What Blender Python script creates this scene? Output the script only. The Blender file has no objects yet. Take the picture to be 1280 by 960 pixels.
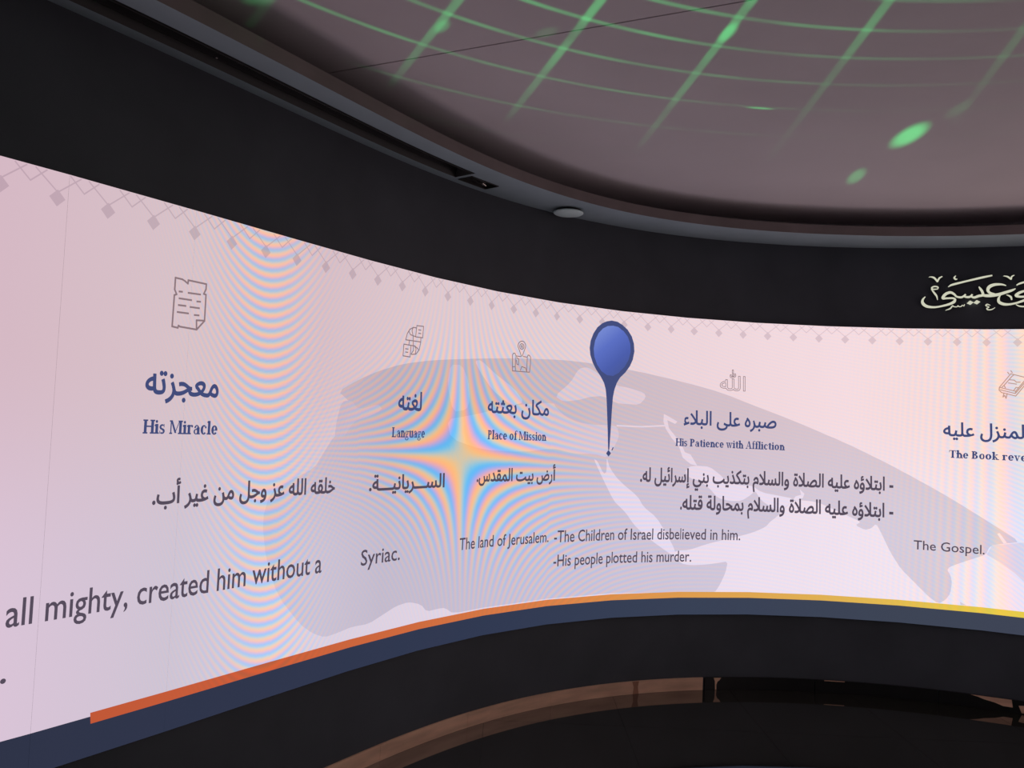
import bpy, bmesh, math, random
from mathutils import Vector
random.seed(7)
C = bpy.context.scene.collection
K = 1.1142            # metres per design unit (one 500 mm display cabinet = 2.815 border motifs)
EYE = 1.52            # camera height above the floor, design units
# ---------------------------------------------------------------- camera
cam_d = bpy.data.cameras.new('camera'); cam = bpy.data.objects.new('camera', cam_d); C.objects.link(cam)
cam_d.sensor_fit = 'HORIZONTAL'; cam_d.sensor_width = 36.0; cam_d.lens = 36.0 * 1049.37 / 1280.0
cam_d.clip_start = 0.02; cam_d.clip_end = 60
PITCH, ROLL = 0.04909, 0.04364
_F = Vector((0, math.cos(PITCH), math.sin(PITCH))); _U = Vector((0, -math.sin(PITCH), math.cos(PITCH))); _R = Vector((1, 0, 0))
_R2 = _R * math.cos(ROLL) + _U * math.sin(ROLL); _U2 = -_R * math.sin(ROLL) + _U * math.cos(ROLL)
from mathutils import Matrix
cam.matrix_world = Matrix(((_R2.x, _U2.x, -_F.x, 0), (_R2.y, _U2.y, -_F.y, 0), (_R2.z, _U2.z, -_F.z, EYE * K), (0, 0, 0, 1)))
bpy.context.scene.camera = cam
# ---------------------------------------------------------------- world, exposure
w = bpy.data.worlds.new('world'); bpy.context.scene.world = w; w.use_nodes = True
w.node_tree.nodes['Background'].inputs[0].default_value = (0.004, 0.004, 0.005, 1)
w.node_tree.nodes['Background'].inputs[1].default_value = 1.0
vs = bpy.context.scene.view_settings
vs.view_transform = 'Standard'; vs.look = 'None'; vs.exposure = 0.0; vs.gamma = 1.0; vs.use_curve_mapping = False


# surface reflectances and lamp settings
WALL_ALB = (.070, .078, .096)
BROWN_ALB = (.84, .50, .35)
SOFFIT_ALB = (.30, .38, .42)
RISER_ALB = (.24, .205, .205)
CEIL_ALB = (.54, .50, .52)
V_CEIL = 1.33            # ceiling height above the eye, design units
CS = V_CEIL / 1.25
PROJ = 720.0
LINE_G, ARC_G = 1.0, .8
PH_SIGN = .68

# ---------------------------------------------------------------- helpers
def lin(c):
    return tuple((x / 255 / 12.92) if x / 255 <= 0.04045 else ((x / 255 + 0.055) / 1.055) ** 2.4 for x in c)
def link(name, me, mat=None, parent=None, **props):
    o = bpy.data.objects.new(name, me); C.objects.link(o)
    if mat is not None:
        for m in (mat if isinstance(mat, (list, tuple)) else [mat]): me.materials.append(m)
    if parent is not None: o.parent = parent
    for k, v in props.items(): o[k] = v
    return o
def empty(name, loc=(0, 0, 0), **props):
    o = bpy.data.objects.new(name, None); C.objects.link(o); o.location = loc; o.empty_display_size = .1
    for k, v in props.items(): o[k] = v
    return o
def mesh(name, verts, faces, smooth=False):
    me = bpy.data.meshes.new(name); me.from_pydata([tuple(v) for v in verts], [], faces); me.update()
    if smooth:
        for p in me.polygons: p.use_smooth = True
    return me

class NT:
    """tiny node builder"""
    def __init__(s, tree): s.t = tree
    def n(s, kind, **kw):
        nd = s.t.nodes.new(kind)
        for k, v in kw.items(): setattr(nd, k, v)
        return nd
    def put(s, sock, v):
        if hasattr(v, 'links') or isinstance(v, bpy.types.NodeSocket): s.t.links.new(v, sock)
        else: sock.default_value = v
    def m(s, op, a, b=None, c=None, clamp=False):
        nd = s.n('ShaderNodeMath', operation=op); nd.use_clamp = clamp
        s.put(nd.inputs[0], a)
        if b is not None: s.put(nd.inputs[1], b)
        if c is not None: s.put(nd.inputs[2], c)
        return nd.outputs[0]
    def mix(s, f, a, b, mode='MIX'):
        nd = s.n('ShaderNodeMix', data_type='RGBA', blend_type=mode)
        s.put(nd.inputs[0], f); s.put(nd.inputs[6], a); s.put(nd.inputs[7], b)
        return nd.outputs[2]
    def ramp(s, f, stops, interp='LINEAR'):
        nd = s.n('ShaderNodeValToRGB'); cr = nd.color_ramp; cr.interpolation = interp
        while len(cr.elements) < len(stops): cr.elements.new(0.5)
        for e, (p, c) in zip(cr.elements, stops): e.position = p; e.color = (*c, 1)
        s.put(nd.inputs[0], f); return nd.outputs[0]
    def noise(s, vec, scale, detail=2.0, rough=.5):
        nd = s.n('ShaderNodeTexNoise'); nd.inputs['Scale'].default_value = scale; nd.inputs['Detail'].default_value = detail
        nd.inputs['Roughness'].default_value = rough
        if vec is not None: s.put(nd.inputs['Vector'], vec)
        return nd.outputs[0]
def mat_new(name):
    m = bpy.data.materials.new(name); m.use_nodes = True; m.node_tree.nodes.clear(); return m, NT(m.node_tree)
def principled(name, col, rough=.5, metal=0.0, ior=1.45, var=0.0, scale=8.0, bump=0.0, spec=.5, emit=None, stretch=None):
    m, g = mat_new(name)
    out = g.n('ShaderNodeOutputMaterial'); b = g.n('ShaderNodeBsdfPrincipled')
    g.t.links.new(b.outputs[0], out.inputs[0])
    b.inputs['Roughness'].default_value = rough; b.inputs['Metallic'].default_value = metal; b.inputs['IOR'].default_value = ior
    b.inputs['Specular IOR Level'].default_value = spec
    tc = g.n('ShaderNodeTexCoord').outputs['Object']
    if stretch:
        mp = g.n('ShaderNodeMapping'); mp.inputs['Scale'].default_value = stretch; g.put(mp.inputs[0], tc); tc = mp.outputs[0]
    nz = g.noise(tc, scale, 4)
    if var:
        lo = tuple(x * (1 - var) for x in col); hi = tuple(min(1, x * (1 + var)) for x in col)
        g.put(b.inputs['Base Color'], g.ramp(nz, [(.3, lo), (.7, hi)]))
    else: b.inputs['Base Color'].default_value = (*col, 1)
    if bump:
        bp = g.n('ShaderNodeBump'); bp.inputs['Strength'].default_value = bump; bp.inputs['Distance'].default_value = .002
        g.put(bp.inputs['Height'], g.noise(tc, scale * 12, 3)); g.put(b.inputs['Normal'], bp.outputs[0])
    if emit:
        b.inputs['Emission Color'].default_value = (*emit[0], 1); b.inputs['Emission Strength'].default_value = emit[1]
    return m

# ---------------------------------------------------------------- the curved wall line, a closed loop
DS = 0.15936
KN = [(-3, .01959), (2, .00987), (7, -.0027), (12, -.03425), (17, -.05979), (22, -.06311), (27, -.05754), (32, -.05305), (39, -.04917)]
I0, I1, ST = -10.06, 91.0, 0.05
def kap(i):
    if i < -3: return 0.0
    if i >= 39: return -.04917
    for (a, ka), (b, kb) in zip(KN, KN[1:]):
        if a <= i <= b: return ka + (kb - ka) * (i - a) / (b - a)
TAB = []
x = y = psi = 0.0; i = I0
N_T = int((I1 - I0) / ST)
for q in range(N_T + 1):
    TAB.append([I0 + q * ST, x, y, psi])
    pm = psi + kap(I0 + (q + .5) * ST) * ST / 2
    x += math.cos(pm) * DS * ST; y += math.sin(pm) * DS * ST; psi += kap(I0 + (q + .5) * ST) * ST
q = (18 - I0) / ST; qi = int(q); fr = q - qi
x18, y18, p18 = [TAB[qi][k] * (1 - fr) + TAB[qi + 1][k] * fr for k in (1, 2, 3)]
rot = .63842 - p18; c_, s_ = math.cos(rot), math.sin(rot)
for t in TAB:
    dx, dy = t[1] - x18, t[2] - y18
    t[1], t[2], t[3] = .22393 + c_ * dx - s_ * dy, 4.62564 + s_ * dx + c_ * dy, t[3] + rot
def curve(i):
    q = min(max((i - I0) / ST, 0), len(TAB) - 1.0001); k = int(q); f = q - k
    a, b = TAB[k], TAB[k + 1]
    return tuple(a[j] * (1 - f) + b[j] * f for j in (1, 2, 3))
def Z(v): return (v + EYE) * K
def wall_pt(i, v, d=0.0):
    """point on the wall line at motif index i, height v (design units from the eye), d metres into the room"""
    x, y, p = curve(i)
    return Vector((x * K + math.sin(p) * d, y * K - math.cos(p) * d, Z(v)))
SP = 2.815
SEAMS = [1.2 + SP * k for k in range(-4, 24)]
def screen_pt(i, v, d=0.0):
    """the display is faceted: flat cabinets between the seams"""
    k = min(max(int((i - SEAMS[0]) // SP), 0), len(SEAMS) - 2)
    a, b = curve(SEAMS[k]), curve(SEAMS[k + 1]); f = (i - SEAMS[k]) / SP
    dx, dy = b[0] - a[0], b[1] - a[1]; L = math.hypot(dx, dy)
    return Vector(((a[0] + dx * f) * K + dy / L * d, (a[1] + dy * f) * K - dx / L * d, Z(v)))
# full closed loop (front wall + the plain wall closing the room behind the visitor)
LOOP = []
i = I0
while i < I1: LOOP.append((i, curve(i))); i += 0.4
a, b = curve(I1), curve(I0)
ta = Vector((math.cos(a[2]), math.sin(a[2]))) * 3.4; tb = Vector((math.cos(b[2]), math.sin(b[2]))) * 3.4
for k in range(0, 24):
    t = k / 24; h = (2*t**3-3*t*t+1, t**3-2*t*t+t, -2*t**3+3*t*t, t**3-t*t); dh = (6*t*t-6*t, 3*t*t-4*t+1, -6*t*t+6*t, 3*t*t-2*t)
    px = h[0]*a[0]+h[1]*ta.x+h[2]*b[0]+h[3]*tb.x; py = h[0]*a[1]+h[1]*ta.y+h[2]*b[1]+h[3]*tb.y
    dx = dh[0]*a[0]+dh[1]*ta.x+dh[2]*b[0]+dh[3]*tb.x; dy = dh[0]*a[1]+dh[1]*ta.y+dh[2]*b[1]+dh[3]*tb.y
    LOOP.append((None, (px, py, math.atan2(dy, dx))))
NL = len(LOOP)
def loop_pt(k, v, d=0.0):
    x, y, p = LOOP[k % NL][1]
    return Vector((x * K + math.sin(p) * d, y * K - math.cos(p) * d, Z(v)))
# ---------------------------------------------------------------- the green pattern projector (a real lamp throwing its image on the ceiling)
ld = bpy.data.lights.new('pattern_projector', 'POINT'); lo = bpy.data.objects.new('pattern_projector', ld); C.objects.link(lo)
LX, LY, LZ = .87, .03, .95
lo.location = (LX * K * CS, LY * K * CS, LZ); ld.shadow_soft_size = .004; ld.energy = PROJ; ld.use_nodes = True
g = NT(ld.node_tree); em = [n for n in ld.node_tree.nodes if n.type == 'EMISSION'][0]
tc = g.n('ShaderNodeTexCoord'); sxyz = g.n('ShaderNodeSeparateXYZ'); g.put(sxyz.inputs[0], tc.outputs['Normal'])
HU = (Z(V_CEIL) - LZ) / K / CS
dz = g.m('MAXIMUM', sxyz.outputs[2], .02)
PXx = g.m('MULTIPLY', g.m('DIVIDE', sxyz.outputs[0], dz), HU); PYy = g.m('MULTIPLY', g.m('DIVIDE', sxyz.outputs[1], dz), HU)   # plane coords from the lamp's foot, design units
def smooth(d, w_, soft=.5):
    mr = g.n('ShaderNodeMapRange', interpolation_type='SMOOTHSTEP'); g.put(mr.inputs[0], d)
    mr.inputs[1].default_value = w_ * (1 + soft); mr.inputs[2].default_value = w_ * (1 - soft); mr.inputs[3].default_value = 0; mr.inputs[4].default_value = 1
    return mr.outputs[0]
def ramp1(x, a, b, va, vb):
    mr = g.n('ShaderNodeMapRange'); g.put(mr.inputs[0], x); mr.inputs[1].default_value = a; mr.inputs[2].default_value = b; mr.inputs[3].default_value = va; mr.inputs[4].default_value = vb
    return mr.outputs[0]
def add(a, b): return g.m('ADD', a, b)
cbv = g.n('ShaderNodeCombineXYZ'); g.put(cbv.inputs[0], PXx); g.put(cbv.inputs[1], PYy)
nz = g.noise(cbv.outputs[0], 3.2, 2); nzm = ramp1(nz, .3, .7, .45, 1.4)
r1 = g.m('SQRT', add(g.m('MULTIPLY', PXx, PXx), g.m('MULTIPLY', PYy, PYy)))
cx = g.m('SUBTRACT', PXx, 1.04 - LX); cy = g.m('SUBTRACT', PYy, .60 - LY)
r2 = g.m('SQRT', add(g.m('MULTIPLY', cx, cx), g.m('MULTIPLY', cy, cy)))
lines = 0.0
for th, it, end in ((-34, .5, 3.2), (-24.2, 1.0, 3.35), (-15.6, 1.0, 3.5), (-5.6, .75, 3.66), (3.8, .36, 3.7), (14.2, .22, 3.3), (24, .2, 3.3), (34, .2, 3.3)):
    c, s = math.cos(math.radians(th)), math.sin(math.radians(th))
    d = g.m('ABSOLUTE', g.m('SUBTRACT', g.m('MULTIPLY', PXx, c), g.m('MULTIPLY', PYy, s)))
    bnd = g.m('MULTIPLY', smooth(d, .0145, .5), ramp1(r1, 2.2, end, it, it * .12))
    bnd = g.m('MULTIPLY', bnd, smooth(r1, end, .02))
    lines = add(lines, bnd)
arcs = 0.0; lastarc = None
for R_, it in ((1.72, .8), (1.902, .8), (2.094, .8), (2.306, .62), (2.543, .5), (2.835, .34), (3.16, .05)):
    bnd = smooth(g.m('ABSOLUTE', g.m('SUBTRACT', r2, R_)), .0095, .6)
    arcs = add(arcs, g.m('MULTIPLY', bnd, g.m('MULTIPLY', it, smooth(g.m('MULTIPLY', PXx, -1.0), (.55 if R_ > 2.7 else .85) + LX, .08))))
    if R_ == 2.835: lastarc = bnd
arcs = g.m('MULTIPLY', arcs, ramp1(PXx, -1.0, .5, 1.0, .16))
tot = g.m('MULTIPLY', add(g.m('MULTIPLY', lines, LINE_G), g.m('MULTIPLY', arcs, ARC_G)), nzm)
for bx, by, ax, ay, ang, it in ((-.80, 2.44, .05, .09, 40, .35), (-.86, 2.40, .05, .08, 40, .18), (1.575, 3.37, .15, .052, 86, 2.6), (1.59, 3.93, .13, .036, 80, 1.3), (.06, 2.61, .05, .03, -50, .14), (1.62, 3.08, .10, .03, 86, .16), (.90, 3.15, .055, .009, 4, 1.3), (.625, 2.56, .022, .07, 6, .8), (-.27, 2.60, .022, .05, 24, .5)):
    ux = g.m('SUBTRACT', PXx, bx - LX); uy = g.m('SUBTRACT', PYy, by - LY); c, s = math.cos(math.radians(ang)), math.sin(math.radians(ang))
    e1 = g.m('DIVIDE', add(g.m('MULTIPLY', ux, c), g.m('MULTIPLY', uy, s)), ax); e2 = g.m('DIVIDE', g.m('SUBTRACT', g.m('MULTIPLY', uy, c), g.m('MULTIPLY', ux, s)), ay)
    q = add(g.m('MULTIPLY', e1, e1), g.m('MULTIPLY', e2, e2))
    bl = g.m('MULTIPLY', smooth(g.m('SQRT', q), .85, .5), it)
    tot = add(tot, bl)
tot = g.m('MULTIPLY', tot, g.m('GREATER_THAN', sxyz.outputs[2], .3))
em.inputs[0].default_value = (.07, 1.0, .25, 1); g.put(em.inputs[1], tot)

# ---------------------------------------------------------------- artwork on the display and sign, in wall coordinates (motif index along the wall, height from the eye)
D = {
    'globe': [[8.698,0.11],[9.432,0.165],[10.204,0.213],[11.176,0.258],[12.539,0.295],[14.674,0.333],[16.484,0.358],[18.285,0.374],[19.533,0.371],[21.464,0.351],[23.688,0.302],[25.188,0.252],[27.136,0.154],[28.397,0.085],[30.08,-0.016],[31.991,-0.156],[33.676,-0.299],[35.281,-0.454],[36.181,-0.544],[35.701,-0.56],[35.318,-0.575],[35.19,-0.591],[35.09,-0.634],[34.83,-0.652],[34.253,-0.693],[33.881,-0.722],[33.803,-0.742],[33.913,-0.768],[33.971,-0.81],[33.924,-0.876],[33.767,-0.916],[33.526,-0.943],[33.195,-0.906],[32.775,-0.841],[32.206,-0.753],[31.827,-0.662],[31.47,-0.546],[31.29,-0.495],[31.121,-0.525],[30.89,-0.537],[30.536,-0.512],[30.738,-0.49],[30.294,-0.461],[29.633,-0.418],[29.086,-0.383],[28.167,-0.375],[27.717,-0.455],[27.535,-0.485],[27.291,-0.516],[27.14,-0.546],[26.674,-0.582],[26.202,-0.603],[25.214,-0.64],[24.731,-0.66],[24.084,-0.694],[23.491,-0.699],[23.498,-0.727],[23.773,-0.774],[24.171,-0.784],[24.758,-0.779],[25.242,-0.769],[25.658,-0.758],[25.576,-0.825],[25.366,-0.897],[25.151,-0.947],[24.142,-0.945],[20.842,-0.934],[18.13,-0.935],[15.201,-0.934],[13.876,-0.933],[13.513,-0.898],[13.234,-0.895],[12.753,-0.899],[12.497,-0.86],[11.945,-0.836],[11.414,-0.842],[10.871,-0.868],[10.34,-0.893],[9.686,-0.889],[9.179,-0.898],[8.685,-0.903],[8.246,-0.874],[7.783,-0.825],[7.01,-0.697],[6.563,-0.551],[6.367,-0.398],[6.565,-0.294],[7.188,-0.252],[7.983,-0.208],[8.293,-0.143],[8.639,-0.077],[9.298,-0.008],[9.493,0.038],[9.075,0.076]],
    'red_sea': [[19.837,-0.168],[20.016,-0.181],[20.316,-0.254],[20.452,-0.244],[20.426,-0.153],[20.584,-0.221],[21.125,-0.303],[21.831,-0.381],[22.085,-0.441],[22.641,-0.501],[23.136,-0.605],[23.49,-0.694],[23.5,-0.736],[23.092,-0.698],[22.473,-0.637],[22.056,-0.59],[21.704,-0.543],[21.344,-0.473],[20.809,-0.404],[20.326,-0.29]],
    'gulf': [[23.813,-0.234],[23.971,-0.2],[24.3,-0.193],[24.793,-0.196],[25.193,-0.237],[25.461,-0.274],[25.95,-0.301],[26.588,-0.302],[26.912,-0.339],[27.699,-0.358],[28.197,-0.37],[27.716,-0.45],[27.401,-0.433],[26.921,-0.387],[26.689,-0.331],[26.535,-0.356],[26.129,-0.396],[25.648,-0.398],[25.159,-0.381],[24.821,-0.325],[24.385,-0.279],[24.053,-0.271]],
    'black_sea': [[18.066,0.171],[18.718,0.253],[19.034,0.333],[19.364,0.346],[19.615,0.336],[20.155,0.296],[20.762,0.255],[21.319,0.247],[21.945,0.224],[22.021,0.197],[21.758,0.152],[21.172,0.152],[20.79,0.154],[20.186,0.19],[19.591,0.18],[19.103,0.158],[18.432,0.143]],
    'mediterranean': [[13.227,0.015],[14.074,0.036],[14.785,0.056],[16.214,0.108],[18.006,0.135],[18.159,0.106],[18.566,0.06],[19.107,0.032],[19.815,0.023],[20.409,0.026],[20.863,0.02],[20.982,-0.035],[20.725,-0.106],[20.463,-0.162],[19.864,-0.141],[18.986,-0.144],[18.09,-0.115],[16.666,-0.14],[14.861,-0.131],[13.408,-0.078]],
    'adriatic': [[14.318,0.316],[14.605,0.324],[15.357,0.26],[16.182,0.193],[16.642,0.124],[16.071,0.103],[15.169,0.183],[14.631,0.259]],
    'biscay': [[13.254,0.282],[13.752,0.288],[14.071,0.216],[14.184,0.117],[14.06,0.068],[13.459,0.052],[13.153,0.187]],
    'atlantic': [[8.837,0.068],[9.196,0.077],[9.524,0.038],[10.272,0.068],[10.445,0.044],[9.822,0.005],[9.361,-0.011],[9.027,-0.076],[8.643,-0.084],[8.696,-0.01]],
    'malacca': [[35.292, -0.575], [35.702, -0.565], [36.181, -0.548], [36.304, -0.546], [37.4, -0.585], [38.6, -0.64], [39.3, -0.75], [38.4, -0.9], [37.2, -0.8], [36.321, -0.771], [36.019, -0.726], [35.557, -0.673], [35.116, -0.634]],
    'andaman': [[35.441,-0.508],[35.517,-0.502],[35.752,-0.555],[35.65,-0.561]],
    'aral': [[22.81,0.106],[22.93,0.099],[23.409,0.065],[23.312,0.05],[22.97,0.071],[23.049,0.024],[23.364,-0.026],[23.536,-0.049],[23.785,-0.115],[24.02,-0.128],[24.3,-0.193],[24.034,-0.185],[23.693,-0.148],[23.511,-0.083],[23.198,-0.037],[22.916,0.019],[22.804,0.061]],
    'border_line': [[20.825,0.029],[21.894,0.029],[22.876,0.042],[22.878,0.033],[21.896,0.02],[20.828,0.02]],
    'oman_inlet': [[28.402,-0.31],[28.591,-0.338],[28.534,-0.363],[28.291,-0.379],[28.167,-0.375],[28.256,-0.355],[28.469,-0.344]],
    'islet': [[34.249,-0.92],[34.463,-0.937],[34.277,-0.938]],
    'island_teardrop': [[30.536,-0.512],[30.738,-0.49],[30.824,-0.48],[30.886,-0.504]],
    'pin': [[20.428,0.628],[20.692,0.625],[20.941,0.61],[21.157,0.585],[21.342,0.547],[21.439,0.506],[21.469,0.46],[21.413,0.412],[21.302,0.373],[21.122,0.334],[20.922,0.304],[20.758,0.269],[20.664,0.231],[20.607,0.185],[20.585,0.115],[20.56,-0.014],[20.533,-0.116],[20.478,-0.116],[20.431,-0.015],[20.359,0.113],[20.315,0.182],[20.266,0.228],[20.182,0.264],[20.013,0.301],[19.809,0.336],[19.638,0.375],[19.519,0.417],[19.479,0.457],[19.512,0.499],[19.623,0.542],[19.789,0.579],[19.994,0.605],[20.201,0.62]],
    'pin_inner': [[20.489,0.599],[20.736,0.595],[20.986,0.575],[21.168,0.545],[21.284,0.504],[21.314,0.458],[21.24,0.41],[21.079,0.366],[20.845,0.331],[20.572,0.309],[20.291,0.311],[20.039,0.331],[19.835,0.366],[19.699,0.41],[19.657,0.455],[19.706,0.502],[19.852,0.547],[20.038,0.576],[20.244,0.593]],
    'pin_tip': [[20.495,-0.116],[20.612,-0.136],[20.506,-0.155],[20.393,-0.137]],
    'pin_mark': [[20.688,-0.099],[20.724,-0.103],[20.67,-0.12],[20.624,-0.118]],
    'scroll_icon': [[[3.594,0.446],[3.761,0.445],[3.828,0.441],[3.907,0.434],[3.911,0.446],[4.377,0.445],[4.375,0.427],[4.324,0.409],[4.384,0.408],[4.387,0.316],[4.197,0.282],[3.779,0.284],[3.74,0.287],[3.726,0.279],[3.587,0.281],[3.593,0.387],[3.646,0.391],[3.593,0.406],[3.594,0.446]],[[4.387,0.317],[4.179,0.314],[4.194,0.282]],[[3.706,0.402],[3.78,0.403]],[[3.93,0.403],[4.238,0.405]],[[3.717,0.379],[4.018,0.38]],[[4.162,0.379],[4.249,0.38]],[[3.709,0.356],[3.886,0.357]],[[4.0,0.356],[4.231,0.357]],[[3.692,0.332],[3.963,0.333]],[[4.117,0.331],[4.233,0.332]]],
    'globe_icon': [[[11.699,0.444],[11.996,0.446],[11.982,0.392],[11.669,0.391],[11.699,0.444]],[[11.782,0.426],[11.891,0.426]],[[11.79,0.41],[11.898,0.41]],[[11.181,0.349],[11.49,0.348],[11.472,0.294],[11.169,0.295],[11.181,0.349]],[[11.259,0.329],[11.376,0.329]],[[11.266,0.314],[11.372,0.314]],[[11.25,0.37],[11.306,0.4],[11.403,0.421],[11.558,0.433],[11.693,0.433]],[[11.402,0.422],[11.371,0.41],[11.441,0.397],[11.657,0.392]],[[11.548,0.433],[11.5,0.418],[11.562,0.39],[11.585,0.35]],[[11.25,0.37],[11.91,0.371]],[[11.409,0.372],[11.398,0.35]],[[11.901,0.392],[11.905,0.37],[11.857,0.334],[11.721,0.311],[11.536,0.307]],[[11.49,0.348],[11.651,0.348],[11.79,0.338],[11.836,0.331]],[[11.634,0.349],[11.715,0.336],[11.694,0.313]],[[11.508,0.308],[11.607,0.327],[11.587,0.347]]],
    'map_icon': [[[16.269,0.413],[16.257,0.42],[16.257,0.426],[16.27,0.433],[16.295,0.439],[16.329,0.444],[16.371,0.447],[16.417,0.449],[16.463,0.449],[16.507,0.447],[16.544,0.443],[16.573,0.438],[16.59,0.432],[16.596,0.425],[16.588,0.418],[16.463,0.37]],[[16.27,0.414],[16.423,0.369]],[[16.523,0.422],[16.516,0.416],[16.491,0.41],[16.454,0.407],[16.411,0.406],[16.371,0.408],[16.343,0.413],[16.331,0.419],[16.338,0.426],[16.363,0.431],[16.4,0.435],[16.443,0.435],[16.483,0.433],[16.511,0.428],[16.523,0.422]],[[16.461,0.421],[16.452,0.417],[16.429,0.415],[16.404,0.417],[16.393,0.42],[16.402,0.424],[16.425,0.426],[16.45,0.425],[16.461,0.421]],[[16.056,0.286],[16.025,0.368],[16.061,0.379],[16.135,0.38],[16.185,0.367],[16.407,0.366]],[[16.503,0.368],[16.691,0.367],[16.721,0.379],[16.789,0.378],[16.844,0.368],[16.845,0.332],[16.821,0.288],[16.056,0.286]],[[16.185,0.367],[16.171,0.314],[16.191,0.291]],[[16.691,0.367],[16.691,0.289]],[[16.406,0.293],[16.455,0.314],[16.639,0.308],[16.678,0.293]],[[16.223,0.358],[16.316,0.352],[16.31,0.321],[16.235,0.325],[16.216,0.344]],[[16.048,0.307],[16.172,0.31]]],
    'book_icon': [[[35.441,0.347],[35.801,0.428],[36.23,0.409]],[[35.441,0.347],[35.963,0.326],[36.231,0.387]],[[35.441,0.347],[35.435,0.33],[35.514,0.317],[35.965,0.298],[36.233,0.359]],[[35.474,0.333],[35.951,0.313],[36.232,0.375]],[[35.963,0.326],[35.951,0.313]],[[35.524,0.349],[35.588,0.359],[35.841,0.414],[35.904,0.423]],[[35.588,0.359],[35.635,0.345]],[[35.892,0.328],[35.974,0.349],[36.05,0.347]],[[35.746,0.393],[35.907,0.391],[35.984,0.379],[36.099,0.38]],[[35.729,0.374],[35.985,0.368]],[[35.592,0.315],[35.562,0.291],[35.619,0.3],[35.659,0.283],[35.695,0.312]],[[35.698,0.437],[35.744,0.426]],[[35.8,0.446],[35.846,0.435]]],
    'calligraphy': [[[32.874,0.8847,0.0047],[32.782,0.8644,0.0105],[32.798,0.843,0.0151],[32.933,0.8262,0.014],[33.178,0.821,0.0105],[33.42,0.8267,0.0093],[33.694,0.8391,0.0116],[33.864,0.8531,0.014],[33.907,0.8682,0.0105],[33.827,0.8761,0.0093],[33.622,0.8755,0.0093],[33.491,0.8754,0.0128],[33.517,0.8894,0.014],[33.619,0.9047,0.014],[33.755,0.9107,0.0128],[33.876,0.8998,0.0105],[33.963,0.8852,0.0093],[34.116,0.8815,0.0105],[34.207,0.8893,0.0093],[34.266,0.8996,0.0081]],[[34.207,0.8875,0.0081],[34.302,0.8826,0.0105],[34.419,0.8849,0.0105],[34.492,0.8993,0.0081]],[[34.436,0.8873,0.0081],[34.554,0.88,0.0116],[34.703,0.8888,0.0128],[34.842,0.8947,0.0128],[34.817,0.9157,0.0116],[34.759,0.9309,0.0105],[34.705,0.9448,0.0047]],[[34.802,0.8965,0.0105],[34.935,0.8903,0.014],[35.133,0.8912,0.0163],[35.362,0.8967,0.0151],[35.557,0.9069,0.014],[35.782,0.9194,0.0116],[35.91,0.9297,0.0047]],[[35.602,0.9486,0.0047],[35.455,0.9562,0.0093],[35.226,0.9556,0.014],[35.063,0.9441,0.0163],[35.005,0.9244,0.014],[35.066,0.9081,0.0116],[35.231,0.897,0.0116]],[[33.69,0.9472,0.0047],[33.819,0.9581,0.0105],[34.293,0.9788,0.0093],[34.793,0.9988,0.0105],[35.146,1.0111,0.007]],[[33.011,1.0053,0.0035],[33.159,1.001,0.0093],[33.293,0.9766,0.0093]],[[33.293,0.9766,0.007],[33.35,0.9973,0.0081],[33.456,1.0082,0.0047]],[[33.923,1.012,0.0035],[33.866,1.0006,0.0081],[33.911,0.9908,0.0081],[33.973,0.9919,0.0035]],[[33.298,0.9302,0.0035],[33.311,0.9424,0.007],[33.199,0.9473,0.007],[33.096,0.9399,0.007],[33.138,0.9301,0.007],[33.298,0.9314,0.0047]],[[33.079,0.9319,0.0047],[33.186,0.9076,0.0093],[33.268,0.8893,0.0081],[33.305,0.865,0.0035]],[[33.612,0.8044,0.0035],[33.748,0.8136,0.007],[33.825,0.83,0.0058],[33.873,0.8246,0.0047],[33.986,0.8246,0.0047],[34.009,0.8319,0.0035],[34.043,0.8259,0.0047],[34.121,0.8259,0.0047],[34.154,0.8343,0.0035],[34.212,0.8289,0.0047],[34.232,0.8398,0.0035]],[[35.099,0.8325,0.0029],[34.99,0.8387,0.0058],[34.951,0.8303,0.0058],[35.057,0.8224,0.0035],[34.985,0.8147,0.0058],[35.016,0.8063,0.0058],[35.141,0.8074,0.0052],[35.254,0.8192,0.0023]],[[35.523,1.0067,0.0035],[35.646,1.0015,0.0081],[35.761,0.9861,0.0081]],[[35.761,0.9861,0.007],[35.782,1.0015,0.007],[35.865,1.0095,0.0041]],[[35.428,0.8935,0.0035],[35.364,0.8728,0.0105],[35.382,0.8518,0.014],[35.53,0.8391,0.014],[35.724,0.8375,0.0105],[35.948,0.8453,0.0093],[36.139,0.8561,0.0116],[36.36,0.8702,0.0116],[36.58,0.8859,0.0093]],[[35.623,0.8942,0.0035],[35.753,0.8826,0.0093],[35.793,0.8629,0.0058]],[[36.42,0.923,0.0058],[36.23,0.9167,0.0093],[36.04,0.9055,0.0128],[35.929,0.8892,0.014],[36.042,0.8818,0.0105],[36.265,0.8811,0.0105],[36.407,0.8759,0.0105]],[[35.956,0.9521,0.0058],[36.099,0.9628,0.0093],[36.573,0.9843,0.0081]],[[35.933,0.8358,0.0035],[36.046,0.8255,0.007],[36.237,0.8245,0.007],[36.394,0.8406,0.0047]]],
    'sign_dots': [[[34.3253,0.8476],[34.4181,0.862],[34.5398,0.8511],[34.4472,0.8379]],[[34.5499,0.8505],[34.6421,0.8648],[34.763,0.8539],[34.671,0.8408]]],
    'px': [[-2,99.6,508.3],[2,61.5,404.6],[6,41.5,334.7],[10,31.4,285.5],[14,27.9,250.7],[18,28.0,227.2],[22,29.3,212.8],[26,31.1,205.9],[30,33.5,205.1],[34,37.1,210.0],[38,42.2,220.8]],
}
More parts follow.
